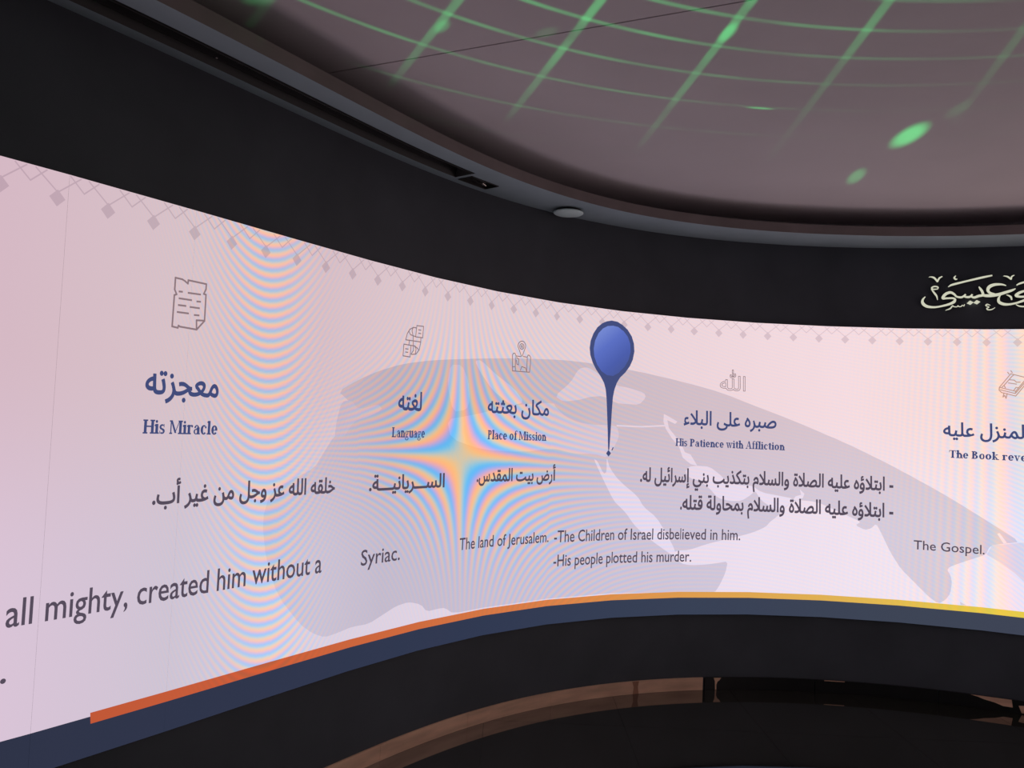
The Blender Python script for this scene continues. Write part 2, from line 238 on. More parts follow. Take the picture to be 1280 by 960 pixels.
# ---------------------------------------------------------------- materials
M_BLACK = principled('matte_black_wall', WALL_ALB, .55, var=.12, scale=3, bump=.15, spec=.35)
M_SKIRT = principled('black_skirting', (.012, .012, .013), .35, var=.1)
M_FLOOR = principled('polished_black_granite', (.016, .015, .012), .03, ior=4.0, var=.4, scale=60)
M_JOINT = principled('floor_joint_grout', (.010, .010, .010), .5)
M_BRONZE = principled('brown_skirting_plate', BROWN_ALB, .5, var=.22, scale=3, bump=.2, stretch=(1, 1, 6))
M_STAIN = principled('red_brown_strip', (.42, .19, .12), .5, var=.2)
M_SOFFIT = principled('grey_soffit_plaster', SOFFIT_ALB, .8, var=.06, scale=4, spec=.2)
M_RISER = principled('brown_grey_riser', RISER_ALB, .8, var=.1, scale=5, spec=.2)
M_CEIL = principled('ceiling_membrane', CEIL_ALB, .75, var=.05, scale=1.3, spec=.2)
M_RECESS = principled('dark_recess_lining', (.08, .08, .08), .7)
M_SLOT = principled('slot_black_metal', (.02, .02, .02), .5)
M_WHITE = principled('pale_grey_green_plastic', (.76, .95, .95), .5, var=.04)
M_METAL = principled('brushed_grey_metal', (.45, .42, .4), .35, metal=.6)
M_CASE = principled('display_cabinet_case', (.02, .02, .022), .5)
M_SIGN = principled('pale_gold_lit_letter', (.6, .58, .42), .4, var=.05, emit=(lin((224, 228, 204)), .72))
M_SIGN_SIDE = principled('sign_letter_edge', (.12, .11, .07), .4, metal=.5)

PX = D['px']
def px_at(i):
    i = min(max(i, -2), 37.9)
    for a, b in zip(PX, PX[1:]):
        if a[0] <= i <= b[0]:
            f = (i - a[0]) / (b[0] - a[0]); return a[1] + (b[1] - a[1]) * f, a[2] + (b[2] - a[2]) * f
    return PX[-1][1], PX[-1][2]
ROWC = [533.73, 25.295, 2.423, 24.36, 93.794, -2.056, 1.892, -113.812, 2.947, 5.029, 32.981, -1.336, -6.308, -6.941, 0.628, 4.437, 16.692, -1.551, -0.467, -16.677, 1.265]
COLC = [35.688, -9.373, 0.099, 247.043, 9.965, -0.157, -43.42, -6.927, 0.188, -115.146, 4.023, -0.064, 144.456, -1.914, 0.007, -101.48, 5.842, -0.267, 10.578, -3.99, 0.224]
def poly(c, i, v):
    t = (i - 18) / 20; return sum(c[a * 3 + b] * t ** a * v ** b for a in range(7) for b in range(3))
def sstep(a, b_, x):
    t = min(max((x - a) / (b_ - a), 0), 1); return t * t * (3 - 2 * t)
def colphase(i, v): return poly(COLC, i, v) - 7.0 * v * (1 - sstep(9, 14, i)) + 3.3 * v * sstep(26, 31, i)
PH_SADDLE = poly(ROWC, 13.75, 0.01) % 1.0
SHIFT = [random.uniform(-.16, .16) for _ in range(40)]
def fringe(i, v, jump=True):
    """camera moire over the pixel rows and columns, painted into the display surface colours"""
    if i < -2.2 or i > 38: return (0, 0, 0), (0, 0, 0)
    pr, pc = poly(ROWC, i, v), colphase(i, v); e = .02
    sx, sy = px_at(i)
    def amp(c, p, s):
        gx = (c(i + e, v) - p) / e / sx; gy = (c(i, v + e) - p) / e / sy
        q = gx * gx + gy * gy; return math.exp(-q / (s * s)) + .07 * math.exp(-q / .09)
    ar = amp(lambda a_, b_: poly(ROWC, a_, b_), pr, .115); ac = amp(colphase, pc, .115)
    if i > 25: ac *= .28
    k = int((i - SEAMS[0] + 1e-6) // SP)
    if jump and abs(i - 13) > 3: pr += SHIFT[k]; pc += SHIFT[k] * .5
    return (pr, pc, 0), (ar, ac, 0)

def screen_mat(name, tint=(1, 1, 1), fixed=None, moire=1.0, strength=1.0):
    m, g = mat_new(name)
    out = g.n('ShaderNodeOutputMaterial'); em = g.n('ShaderNodeEmission'); g.t.links.new(em.outputs[0], out.inputs[0])
    at = g.n('ShaderNodeAttribute', attribute_name='place'); sp = g.n('ShaderNodeSeparateXYZ'); g.put(sp.inputs[0], at.outputs['Vector'])
    ix = g.m('DIVIDE', sp.outputs[0], 40.0, clamp=True); v = sp.outputs[1]
    if fixed is None:
        U = [(0, (213, 184, 196)), (4, (215, 194, 200)), (8, (214, 190, 198)), (12, (222, 200, 206)), (18, (226, 206, 212)), (24, (238, 214, 220)), (30, (246, 221, 226)), (35, (247, 221, 218)), (40, (246, 214, 206))]
        L = [(0, (219, 196, 216)), (4, (206, 196, 212)), (8, (218, 208, 224)), (14, (226, 213, 229)), (20, (231, 218, 235)), (26, (237, 224, 240)), (32, (243, 229, 241)), (36, (249, 231, 236)), (40, (250, 230, 232))]
        up = g.ramp(ix, [(a / 40, lin(c)) for a, c in U]); lo = g.ramp(ix, [(a / 40, lin(c)) for a, c in L])
        f = g.m('SMOOTHSTEP', v, -.55, .25) if False else None
        mr = g.n('ShaderNodeMapRange', interpolation_type='SMOOTHSTEP'); g.put(mr.inputs[0], v)
        mr.inputs[1].default_value = -.6; mr.inputs[2].default_value = .2
        col = g.mix(mr.outputs[0], lo, up)
        nz = g.noise(at.outputs['Vector'], 1.1, 3)
        col = g.mix(g.m('MULTIPLY', nz, .10), col, (.72, .55, .60, 1))
        if tint != (1, 1, 1):
            tn = g.ramp(ix, [(0, (.93, .93, .94)), (.18, (.90, .90, .92)), (.27, tint), (1, tint)]) if name == 'display_land' else (*tint, 1)
            col = g.mix(1.0, col, tn, 'MULTIPLY')
    elif fixed == 'stripe':
        col = g.ramp(ix, [(a / 40, lin(c)) for a, c in [(0, (188, 84, 52)), (6, (200, 94, 60)), (12, (206, 106, 62)), (18, (217, 128, 74)), (24, (222, 156, 78)), (30, (224, 178, 84)), (36, (232, 204, 74)), (40, (234, 206, 74))]])
    elif fixed == 'base':
        col = g.ramp(ix, [(a / 40, lin(c)) for a, c in [(0, (45, 51, 70)), (8, (46, 54, 76)), (16, (48, 58, 82)), (24, (56, 66, 86)), (32, (62, 70, 86)), (40, (64, 70, 86))]])
        col = g.mix(g.m('MULTIPLY', g.noise(at.outputs['Vector'], .8, 2), .25), col, (.045, .042, .085, 1))
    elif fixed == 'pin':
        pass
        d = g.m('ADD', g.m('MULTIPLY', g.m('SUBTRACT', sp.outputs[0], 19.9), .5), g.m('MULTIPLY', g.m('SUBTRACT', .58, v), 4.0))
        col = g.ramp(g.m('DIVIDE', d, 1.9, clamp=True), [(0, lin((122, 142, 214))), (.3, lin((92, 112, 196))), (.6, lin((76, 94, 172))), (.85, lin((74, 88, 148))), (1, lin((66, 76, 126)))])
    else: col = g.n('ShaderNodeRGB').outputs[0]; col.default_value = (*lin(fixed), 1)
    if moire:  # camera moire fringes painted into the emitted colour
        ph = g.n('ShaderNodeAttribute', attribute_name='fringe_phase'); am = g.n('ShaderNodeAttribute', attribute_name='fringe_amount')
        sph = g.n('ShaderNodeSeparateXYZ'); g.put(sph.inputs[0], ph.outputs['Vector']); sam = g.n('ShaderNodeSeparateXYZ'); g.put(sam.inputs[0], am.outputs['Vector'])
        ch = []
        for off, gain in ((PH0, .74), (PH0 + .27, .17), (PH0 + .54, .60)):
            tot = 0.0
            for q in (0, 1):
                cs = g.m('COSINE', g.m('MULTIPLY', g.m('ADD', sph.outputs[q], off), 2 * math.pi))
                t = g.m('MULTIPLY', g.m('MULTIPLY', cs, sam.outputs[q]), gain * moire * (1 if q == 0 else .80))
                tot = t if q == 0 else g.m('ADD', tot, t)
            ch.append(g.m('ADD', tot, 1.0))
        cb = g.n('ShaderNodeCombineXYZ')
        for q in range(3): g.put(cb.inputs[q], ch[q])
        col = g.mix(1.0, col, cb.outputs[0], 'MULTIPLY')
    g.put(em.inputs[0], col); em.inputs[1].default_value = strength
    return m
PH0 = PH_SIGN - PH_SADDLE
M_SCR = screen_mat('display_picture')
M_LAND = screen_mat('display_land', tint=(.76, .775, .81))
M_SEA = screen_mat('display_sea', tint=(.97, .99, 1.03))
M_SEA2 = screen_mat('display_shallow_sea', tint=(.92, .93, .97))
M_SEA3 = screen_mat('display_far_land', tint=(.87, .86, .89))
M_SEA4 = screen_mat('display_dim_sea', tint=(.86, .87, .92))
M_STRIPE = screen_mat('display_orange_stripe', fixed='stripe', moire=.4)
M_BASE = screen_mat('display_navy_band', fixed='base', moire=0)
M_PIN = screen_mat('display_pin_rim', fixed=(68, 78, 126), moire=0)
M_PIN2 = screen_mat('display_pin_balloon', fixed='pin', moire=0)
M_HEAD = screen_mat('display_heading_ink', fixed=(66, 76, 122), moire=0)
M_BODY = screen_mat('display_body_ink', fixed=(86, 76, 92), moire=0)
M_MOTIF = screen_mat('display_motif_ink', tint=(.79, .77, .80), moire=.6)
M_ICON = screen_mat('display_icon_ink', fixed=(140, 118, 124), moire=0)
M_ICON2 = screen_mat('display_tan_icon_ink', fixed=(192, 152, 138), moire=0)

# ---------------------------------------------------------------- shell: floor, walls, ceiling
def loop_strip(name, v0, v1, d0=0.0, d1=None, ks=None, mat=None, parent=None, flip=False, **props):
    d1 = d0 if d1 is None else d1; ks = list(range(NL + 1)) if ks is None else ks
    V, F = [], []
    for k in ks: V += [loop_pt(k, v0, d0 if not callable(d0) else d0(k)), loop_pt(k, v1, d1 if not callable(d1) else d1(k))]
    for k in range(len(ks) - 1):
        f = (2 * k, 2 * k + 2, 2 * k + 3, 2 * k + 1); F.append(f[::-1] if flip else f)
    return link(name, mesh(name, V, F, True), mat, parent, **props)
VT, VB, VO = .69062, -1.07354, -.94      # display top, display bottom, top of the orange stripe
V_SOF, V_RIS = 1.185, 1.236
K_SCR = [k for k in range(NL) if LOOP[k][0] is not None and LOOP[k][0] <= SEAMS[-1] + .4]
K_BACK = list(range(K_SCR[-1], NL + 1))
loop_strip('wall_upper', VT, V_CEIL, ks=K_SCR, mat=M_BLACK, kind='structure', label='matte black curved fascia above the lit display')
loop_strip('wall_lower', -1.52, VB, ks=K_SCR, mat=M_BLACK, kind='structure', label='black curved wall below the lit display')
loop_strip('wall_back', -1.52, V_CEIL, ks=K_BACK, mat=M_BLACK, kind='structure', label='plain black wall closing the round room')

# floor: substrate + polished slabs
fl = link('floor', mesh('floor', [(-5, -3, -.03), (8, -3, -.03), (8, 7, -.03), (-5, 7, -.03), (-5, -3, -.004), (8, -3, -.004), (8, 7, -.004), (-5, 7, -.004)],
     [(3, 2, 1, 0), (4, 5, 6, 7), (0, 1, 5, 4), (1, 2, 6, 5), (2, 3, 7, 6), (3, 0, 4, 7)]), M_JOINT, kind='structure', label='polished black stone floor with fine joints')
T = .722 * K; x0, y0 = 1.375 * K, 4.40 * K; gap = .0005; hgt = .004
tv = [(-T/2+gap, -T/2+gap, -hgt), (T/2-gap, -T/2+gap, -hgt), (T/2-gap, T/2-gap, -hgt), (-T/2+gap, T/2-gap, -hgt)]
bv = .0008
tile = mesh('floor_tile', tv + [(a * (1 - .0006), b * (1 - .0006), 0) for a, b, c in tv] , [(4, 5, 6, 7), (0, 1, 5, 4), (1, 2, 6, 5), (2, 3, 7, 6), (3, 0, 4, 7)])
tile.materials.append(M_FLOOR)
loop2d = [(p[0] * K, p[1] * K) for _, p in LOOP]
def inside(x, y):
    r = False
    for (xa, ya), (xb, yb) in zip(loop2d, loop2d[1:] + loop2d[:1]):
        if (ya > y) != (yb > y) and x < (xb - xa) * (y - ya) / (yb - ya) + xa: r = not r
    return r
for a in range(-9, 9):
    for b in range(-9, 3):
        cx, cy = x0 + (a + .5) * T, y0 + (b + .5) * T
        if any(inside(cx + u * T / 2, cy + w_ * T / 2) for u in (-1, 0, 1) for w_ in (-1, 0, 1)):
            t = bpy.data.objects.new('floor_tile', tile); C.objects.link(t); t.parent = fl; t.location = (cx, cy, 0)

# soffit ring with its dark air slot
def ring_d(i):
    if i is None: return .32 * K
    return K * (.300 if i < 20 else .300 + .036 * min(1, (i - 20) / 9))
def ring_mesh():
    V, F, MI = [], [], []
    def quad(a, b, c, d, mi=0): n = len(V); V.extend([a, b, c, d]); F.append((n, n + 1, n + 2, n + 3)); MI.append(mi)
    smp = []
    for k in range(NL):
        smp.append((LOOP[k][0], LOOP[k][1]))
    brk = [12.8, 12.97, 14.22]
    for bi in brk: smp.append((bi, curve(bi)))
    front = sorted([s for s in smp if s[0] is not None], key=lambda s: s[0]); back = [s for s in smp if s[0] is None]
    smp = front + back; smp.append(smp[0])
    P = lambda s, d, v: Vector((s[1][0] * K + math.sin(s[1][2]) * d, s[1][1] * K - math.cos(s[1][2]) * d, Z(v)))
    sa, sb, up = .058 * K, .185 * K, V_SOF + .085
    for s, t in zip(smp, smp[1:]):
        mid = None if s[0] is None or t[0] is None else (s[0] + t[0]) / 2
        slot = mid is not None and mid < 12.8; box = mid is not None and 12.97 < mid < 14.22
        ia, ib = ring_d(s[0]), ring_d(t[0])
        if slot or box:
            o, n_ = (sa, sb) if slot else (.052 * K, .145 * K)
            quad(P(s, 0, V_SOF), P(s, o, V_SOF), P(t, o, V_SOF), P(t, 0, V_SOF))
            quad(P(s, n_, V_SOF), P(s, ia, V_SOF), P(t, ib, V_SOF), P(t, n_, V_SOF))
            quad(P(s, o, V_SOF), P(s, o, up), P(t, o, up), P(t, o, V_SOF), 1)
            quad(P(s, n_, up), P(s, n_, V_SOF), P(t, n_, V_SOF), P(t, n_, up), 1)
            quad(P(s, o, up), P(s, n_, up), P(t, n_, up), P(t, o, up), 1)
            for e, edges in ((s, (0,)), (t, (0,))):
                if e[0] is not None and any(abs(e[0] - bb) < 1e-4 for bb in brk):
                    quad(P(e, o, V_SOF), P(e, n_, V_SOF), P(e, n_, up), P(e, o, up), 1)
        else:
            quad(P(s, 0, V_SOF), P(s, ia, V_SOF), P(t, ib, V_SOF), P(t, 0, V_SOF))
    return mesh('trim_1', V, F), MI
rm, rmi = ring_mesh()
link('trim_1', rm, [M_SOFFIT, M_RECESS], kind='structure', label='grey curved soffit ring running round the ceiling edge')
rm.polygons.foreach_set('material_index', rmi)
loop_strip('trim_2', V_SOF - .003, V_RIS, d0=lambda k: ring_d(LOOP[k % NL][0]), d1=lambda k: ring_d(LOOP[k % NL][0]), mat=M_RISER, kind='structure', label='brownish upstand on the inner edge of the soffit')

M_BOUNCE = principled('pale_bounce_paint', (.62, .60, .62), .9, spec=.1)  # for pale strips added in the cove to bounce light onto the ceiling
loop_strip('trim_3', V_RIS, V_CEIL, d0=.004, d1=.004, mat=M_BOUNCE, kind='structure', label='pale upright added inside the ceiling cove to bounce light')
loop_strip('trim_4', V_RIS, V_RIS, d0=.004, d1=lambda k: ring_d(LOOP[k % NL][0]) - .002, mat=M_BOUNCE, kind='structure', label='pale top face added on the soffit ring, unseen from below, to bounce light')
# ceiling: two membrane panels meeting in a thin dark joint
cl_v = [loop_pt(k, V_CEIL, .004) for k in range(NL)]
def cut_panel(side):
    bm = bmesh.new(); f = bm.faces.new([bm.verts.new(v) for v in cl_v])
    A = Vector((-.72 * K * CS, 3.0 * K * CS, 0)); B = Vector((.63 * K * CS, 2.36 * K * CS, 0)); dr = (B - A).normalized(); nr = Vector((-dr.y, dr.x, 0)) * side
    g_ = bm.verts[:] + bm.edges[:] + bm.faces[:]
    bmesh.ops.bisect_plane(bm, geom=g_, plane_co=A + nr * .0038, plane_no=-nr, clear_outer=True)
    bmesh.ops.triangulate(bm, faces=bm.faces[:])
    r = bmesh.ops.extrude_face_region(bm, geom=bm.faces[:])
    for v in [e for e in r['geom'] if isinstance(e, bmesh.types.BMVert)]: v.co.z += .02
    bmesh.ops.recalc_face_normals(bm, faces=bm.faces[:])
    me = bpy.data.meshes.new('ceiling_panel'); bm.to_mesh(me); bm.free(); return me
bm = bmesh.new(); bm.faces.new([bm.verts.new(v + Vector((0, 0, .03))) for v in cl_v]); bmesh.ops.triangulate(bm, faces=bm.faces[:])
r = bmesh.ops.extrude_face_region(bm, geom=bm.faces[:])
for v in [e for e in r['geom'] if isinstance(e, bmesh.types.BMVert)]: v.co.z += .05
me = bpy.data.meshes.new('ceiling'); bm.to_mesh(me); bm.free()
ceil = link('ceiling', me, M_SLOT, kind='structure', label='smooth grey-pink ceiling with green light lines thrown on it')
for sd in (1, -1): link('ceiling_panel', cut_panel(sd), M_CEIL, ceil)

# ---------------------------------------------------------------- skirting
sk = empty('baseboard_front', (wall_pt(18, -1.52)), kind='structure', label='low skirting at the foot of the curved wall, brown on its left part')
def plate(i0, i1, v0, v1, d0, d1, mat, name='skirting_panel', parent=sk, n=None, poly_=None, **props):
    n = n or max(2, int((i1 - i0) / .5)); V, F = [], []
    for k in range(n + 1):
        i = i0 + (i1 - i0) * k / n
        V += [wall_pt(i, v0, d0), wall_pt(i, v1, d0), wall_pt(i, v1, d1), wall_pt(i, v0, d1)]
    for k in range(n):
        o = 4 * k
        for a in range(4): b = (a + 1) % 4; F.append((o + a, o + b, o + 4 + b, o + 4 + a))
    F += [(3, 2, 1, 0), tuple(4 * n + q for q in range(4))]
    V = [v - parent.location for v in V] if parent else V
    return link(name, mesh(name, V, F), mat, parent, **props)
js = [-9.8, -5.6, -1.4, 2.8, 7.0, 11.1, 14.8, 18.45, 22.06, 24.84]
for a, b in zip(js, js[1:]): plate(a + .004, b - .004, -1.5195, -1.447, .0, .010, M_BRONZE, label='brown skirting panel')
js = [24.9, 29.2, 33.6, 38.0, 42.4, 46.8, 51.2, 55.6, 60, 64.4]
for a, b in zip(js, js[1:]): plate(a + .02, b - .02, -1.5195, -1.447, .0, .010, M_SKIRT, label='black skirting panel')
def wall_poly(pts, d0, d1, mat, name, parent, fn=wall_pt, **props):
    """solid little plate with an outline given in (i, v)"""
    V = [fn(i, v, d0) for i, v in pts] + [fn(i, v, d1) for i, v in pts]; n = len(pts)
    V = [v - parent.location for v in V]
    F = [tuple(range(n))[::-1], tuple(range(n, 2 * n))] + [(a, (a + 1) % n, n + (a + 1) % n, n + a) for a in range(n)]
    return link(name, mesh(name, V, F), mat, parent, **props)
wall_poly([(21.92, -1.448), (22.2, -1.448), (22.16, -1.48), (22.2, -1.519), (21.96, -1.519), (21.99, -1.48)], .0095, .0112, M_STAIN, 'joint_cover', sk, label='reddish strip over a skirting joint')
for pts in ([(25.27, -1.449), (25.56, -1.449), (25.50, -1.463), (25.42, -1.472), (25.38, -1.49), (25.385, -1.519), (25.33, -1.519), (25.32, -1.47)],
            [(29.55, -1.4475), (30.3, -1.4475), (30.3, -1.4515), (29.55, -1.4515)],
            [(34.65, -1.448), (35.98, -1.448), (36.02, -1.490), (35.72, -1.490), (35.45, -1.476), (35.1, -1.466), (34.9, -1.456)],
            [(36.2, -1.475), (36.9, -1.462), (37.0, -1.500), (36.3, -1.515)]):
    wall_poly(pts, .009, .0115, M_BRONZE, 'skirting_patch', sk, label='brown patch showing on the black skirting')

# ---------------------------------------------------------------- the curved display
scr = empty('curved_display', screen_pt(18, VB, 0), label='long curved lit display wall showing a pale map with Arabic and English captions', category='display screen')
OFF0 = .012
def attrs(me, iv):
    a = me.attributes.new('place', 'FLOAT_VECTOR', 'POINT'); b = me.attributes.new('fringe_phase', 'FLOAT_VECTOR', 'POINT'); c = me.attributes.new('fringe_amount', 'FLOAT_VECTOR', 'POINT')
    A, B, Cc = [], [], []
    for i, v in iv:
        p, q = fringe(i, v); A += [i, v, 0]; B += list(p); Cc += list(q)
    a.data.foreach_set('vector', A); b.data.foreach_set('vector', B); c.data.foreach_set('vector', Cc)
def sloc(i, v, d): return screen_pt(i, v, OFF0 + d) - scr.location
e_ = 1e-4
for k in range(len(SEAMS) - 1):
    a, b = SEAMS[k] + .00005, SEAMS[k + 1] - .00005
    vis = -3 < b and a < 39
    nu, nv = (14, 34) if vis else (4, 8)
    V, IV, F, MI = [], [], [], []
    vs_ = [VB, VO - .012] + [VO - .012 + (VT - VO + .012) * q / nv for q in range(1, nv + 1)]
    for q, v in enumerate(vs_):
        for p in range(nu + 1):
            i = a + (b - a) * p / nu; V.append(sloc(i, v, 0)); IV.append((min(max(i, a + e_), b - e_), v))
    for q in range(len(vs_) - 1):
        for p in range(nu):
            o = q * (nu + 1) + p; F.append((o, o + 1, o + nu + 2, o + nu + 1)); MI.append(1 if q == 0 else 0)
    # case behind the face
    n = len(V); cs = [sloc(a, VB, 0), sloc(b, VB, 0), sloc(b, VT, 0), sloc(a, VT, 0), sloc(a, VB, -.06), sloc(b, VB, -.06), sloc(b, VT, -.06), sloc(a, VT, -.06)]
    V += cs; IV += [(a, VB)] * 8
    for f in ((0, 4, 5, 1), (1, 5, 6, 2), (2, 6, 7, 3), (3, 7, 4, 0), (7, 6, 5, 4)): F.append(tuple(n + q for q in f)); MI.append(2)
    me = mesh('display_panel', V, F); attrs(me, IV)
    o = link('display_panel', me, [M_SCR, M_BASE, M_CASE], scr)
    me.polygons.foreach_set('material_index', MI)

def art(name, polys, mat, d, cut=True, parent=scr, **props):
    """flat artwork shown on the display: outlines in (i, v), cut along the cabinet grid so it follows the facets"""
    bm = bmesh.new()
    for pts in polys:
        vsx = [bm.verts.new((i, v, 0)) for i, v in pts]
        try: bm.faces.new(vsx)
        except ValueError: pass
    bmesh.ops.triangulate(bm, faces=bm.faces[:])
    xs = [v.co.x for v in bm.verts]; ys = [v.co.y for v in bm.verts]; x_0, x_1, y_0, y_1 = min(xs), max(xs), min(ys), max(ys)
    stp = SP / 14 if cut == 1 else SP
    k0 = math.ceil((x_0 - SEAMS[0]) / stp - 1e-6)
    while SEAMS[0] + k0 * stp < x_1 - 1e-6:
        bmesh.ops.bisect_plane(bm, geom=bm.verts[:] + bm.edges[:] + bm.faces[:], plane_co=(SEAMS[0] + k0 * stp, 0, 0), plane_no=(1, 0, 0), dist=1e-6); k0 += 1
    if cut == 1:
        yv = y_0 + .05
        while yv < y_1:
            bmesh.ops.bisect_plane(bm, geom=bm.verts[:] + bm.edges[:] + bm.faces[:], plane_co=(0, yv, 0), plane_no=(0, 1, 0), dist=1e-6); yv += .05
    me = bpy.data.meshes.new(name); bm.to_mesh(me); bm.free()
    # each point belongs to the cabinet of its faces: use face centres when on a seam
    iv = [(v.co.x, v.co.y) for v in me.vertices]
    attrs(me, iv)
    for v, (i, z) in zip(me.vertices, iv): v.co = sloc(i, z, d) if parent is scr else sloc(i, z, d)
    me.update()
    o = link(name, me, mat, parent, **props)
    return o
def ribbon(pts, wd):
    """thin quads along a polyline in (i, v); wd in design units"""
    out = []
    for (a, b), (c, d_) in zip(pts, pts[1:]):
        dx, dy = (c - a) * DS, d_ - b; L = math.hypot(dx, dy)
        if L < 1e-6: continue
        nx, ny = -dy / L * wd / 2, dx / L * wd / 2; ex, ey = dx / L * wd * .35, dy / L * wd * .35
        out.append([(a + (nx - ex) / DS, b + ny - ey), (a + (-nx - ex) / DS, b - ny - ey), (c + (-nx + ex) / DS, d_ - ny + ey), (c + (nx + ex) / DS, d_ + ny + ey)])
    return out
def soften(pts, n=1):
    for _ in range(n):
        out = []
        for a, c in zip(pts, pts[1:] + pts[:1]): out += [(a[0] * .8 + c[0] * .2, a[1] * .8 + c[1] * .2), (a[0] * .2 + c[0] * .8, a[1] * .2 + c[1] * .8)]
        pts = out
    return pts
land = art('map_land', [soften(D['globe'])], M_LAND, .0006)
for nm, mt in (('red_sea', M_SEA), ('gulf', M_SEA), ('black_sea', M_SEA2), ('mediterranean', M_SEA4), ('adriatic', M_SEA2), ('biscay', M_SEA4), ('atlantic', M_SEA4), ('malacca', M_SEA3), ('andaman', M_SEA), ('aral', M_SEA), ('border_line', M_SEA), ('oman_inlet', M_SEA)):
    art('map_water', [soften(D[nm]) if nm in ('black_sea', 'mediterranean', 'adriatic', 'biscay', 'atlantic', 'gulf', 'red_sea') else D[nm]], mt, .0012)
art('map_islet', [D['islet']], M_LAND, .0012, cut=2)
art('orange_stripe', [[(2.33, VO), (SEAMS[-1] - .01, VO), (SEAMS[-1] - .01, VO - .034), (2.35, VO - .034)]], M_STRIPE, .0012, cut=1)
# folk border: diamonds and two crossing zigzags along the top edge
dm = mesh('diamond', [(0, 0, 0)] * 4, [(0, 1, 2, 3)])
for n in range(-9, 66):
    art('diamond', [[(n - .15, .612), (n, .5865), (n + .15, .612), (n, .6375)]], M_MOTIF, .0012, cut=0 if False else 2)
zz = []
for n in range(-9, 66):
    zz += ribbon([(n - .42, .686), (n - .02, .632)], .0042) + ribbon([(n + .02, .632), (n + .42, .686)], .0042)
    zz += ribbon([(n + .22, .686), (n + .5, .644), (n + .78, .686)], .0042)
art('zigzag_border', zz, M_MOTIF, .0010, cut=2)
art('location_pin', [D['pin']], M_PIN, .0016, cut=2)
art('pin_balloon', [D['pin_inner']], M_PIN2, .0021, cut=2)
art('pin_tip', [D['pin_tip'], D['pin_mark']], M_HEAD, .0021, cut=2)
for nm, mt, wd in (('scroll_icon', M_ICON, .0062), ('globe_icon', M_ICON, .0046), ('map_icon', M_ICON, .0046), ('book_icon', M_ICON2, .0052)):
    pl = []
    for l in D[nm]: pl += ribbon(l, wd)
    art(nm, pl, mt, .0018, cut=2)

# ---------------------------------------------------------------- writing
FORMS = {'ا': (0xFE8D, 0xFE8E, 0, 0), 'أ': (0xFE83, 0xFE84, 0, 0), 'إ': (0xFE87, 0xFE88, 0, 0), 'ؤ': (0xFE85, 0xFE86, 0, 0), 'ء': (0xFE80, 0xFE80, 0, 0),
 'ئ': (0xFE89, 0xFE8A, 0xFE8B, 0xFE8C), 'ب': (0xFE8F, 0xFE90, 0xFE91, 0xFE92), 'ة': (0xFE93, 0xFE94, 0, 0), 'ت': (0xFE95, 0xFE96, 0xFE97, 0xFE98),
 'ث': (0xFE99, 0xFE9A, 0xFE9B, 0xFE9C), 'ج': (0xFE9D, 0xFE9E, 0xFE9F, 0xFEA0), 'ح': (0xFEA1, 0xFEA2, 0xFEA3, 0xFEA4), 'خ': (0xFEA5, 0xFEA6, 0xFEA7, 0xFEA8), 'د': (0xFEA9, 0xFEAA, 0, 0),
 'ذ': (0xFEAB, 0xFEAC, 0, 0), 'ر': (0xFEAD, 0xFEAE, 0, 0), 'ز': (0xFEAF, 0xFEB0, 0, 0), 'س': (0xFEB1, 0xFEB2, 0xFEB3, 0xFEB4), 'ص': (0xFEB9, 0xFEBA, 0xFEBB, 0xFEBC),
 'ض': (0xFEBD, 0xFEBE, 0xFEBF, 0xFEC0), 'ع': (0xFEC9, 0xFECA, 0xFECB, 0xFECC), 'غ': (0xFECD, 0xFECE, 0xFECF, 0xFED0), 'ق': (0xFED5, 0xFED6, 0xFED7, 0xFED8),
 'ك': (0xFED9, 0xFEDA, 0xFEDB, 0xFEDC), 'ل': (0xFEDD, 0xFEDE, 0xFEDF, 0xFEE0), 'م': (0xFEE1, 0xFEE2, 0xFEE3, 0xFEE4), 'ن': (0xFEE5, 0xFEE6, 0xFEE7, 0xFEE8),
 'ه': (0xFEE9, 0xFEEA, 0xFEEB, 0xFEEC), 'و': (0xFEED, 0xFEEE, 0, 0), 'ي': (0xFEF1, 0xFEF2, 0xFEF3, 0xFEF4), 'ى': (0xFEEF, 0xFEF0, 0, 0), 'ـ': (0x640, 0x640, 0x640, 0x640)}
def shape(s):
    """Arabic letters to their joined forms, in visual (left to right) order"""
    s = s.replace('لا', '\u0001'); out = []
    dual = lambda ch: ch in FORMS and FORMS[ch][2] != 0
    joins = lambda ch: (ch in FORMS and ch != 'ء') or ch == '\u0001'
    for k, ch in enumerate(s):
        pv = k > 0 and dual(s[k - 1]) and joins(ch)
        nx = k + 1 < len(s) and joins(s[k + 1])
        if ch == '\u0001': out.append(chr(0xFEFC if pv else 0xFEFB)); continue
        if ch not in FORMS: out.append(ch); continue
        f = FORMS[ch]; nx = nx and f[2] != 0
        out.append(chr(f[3] if pv and nx else f[2] if nx else f[1] if pv else f[0]))
    return ''.join(reversed(out))
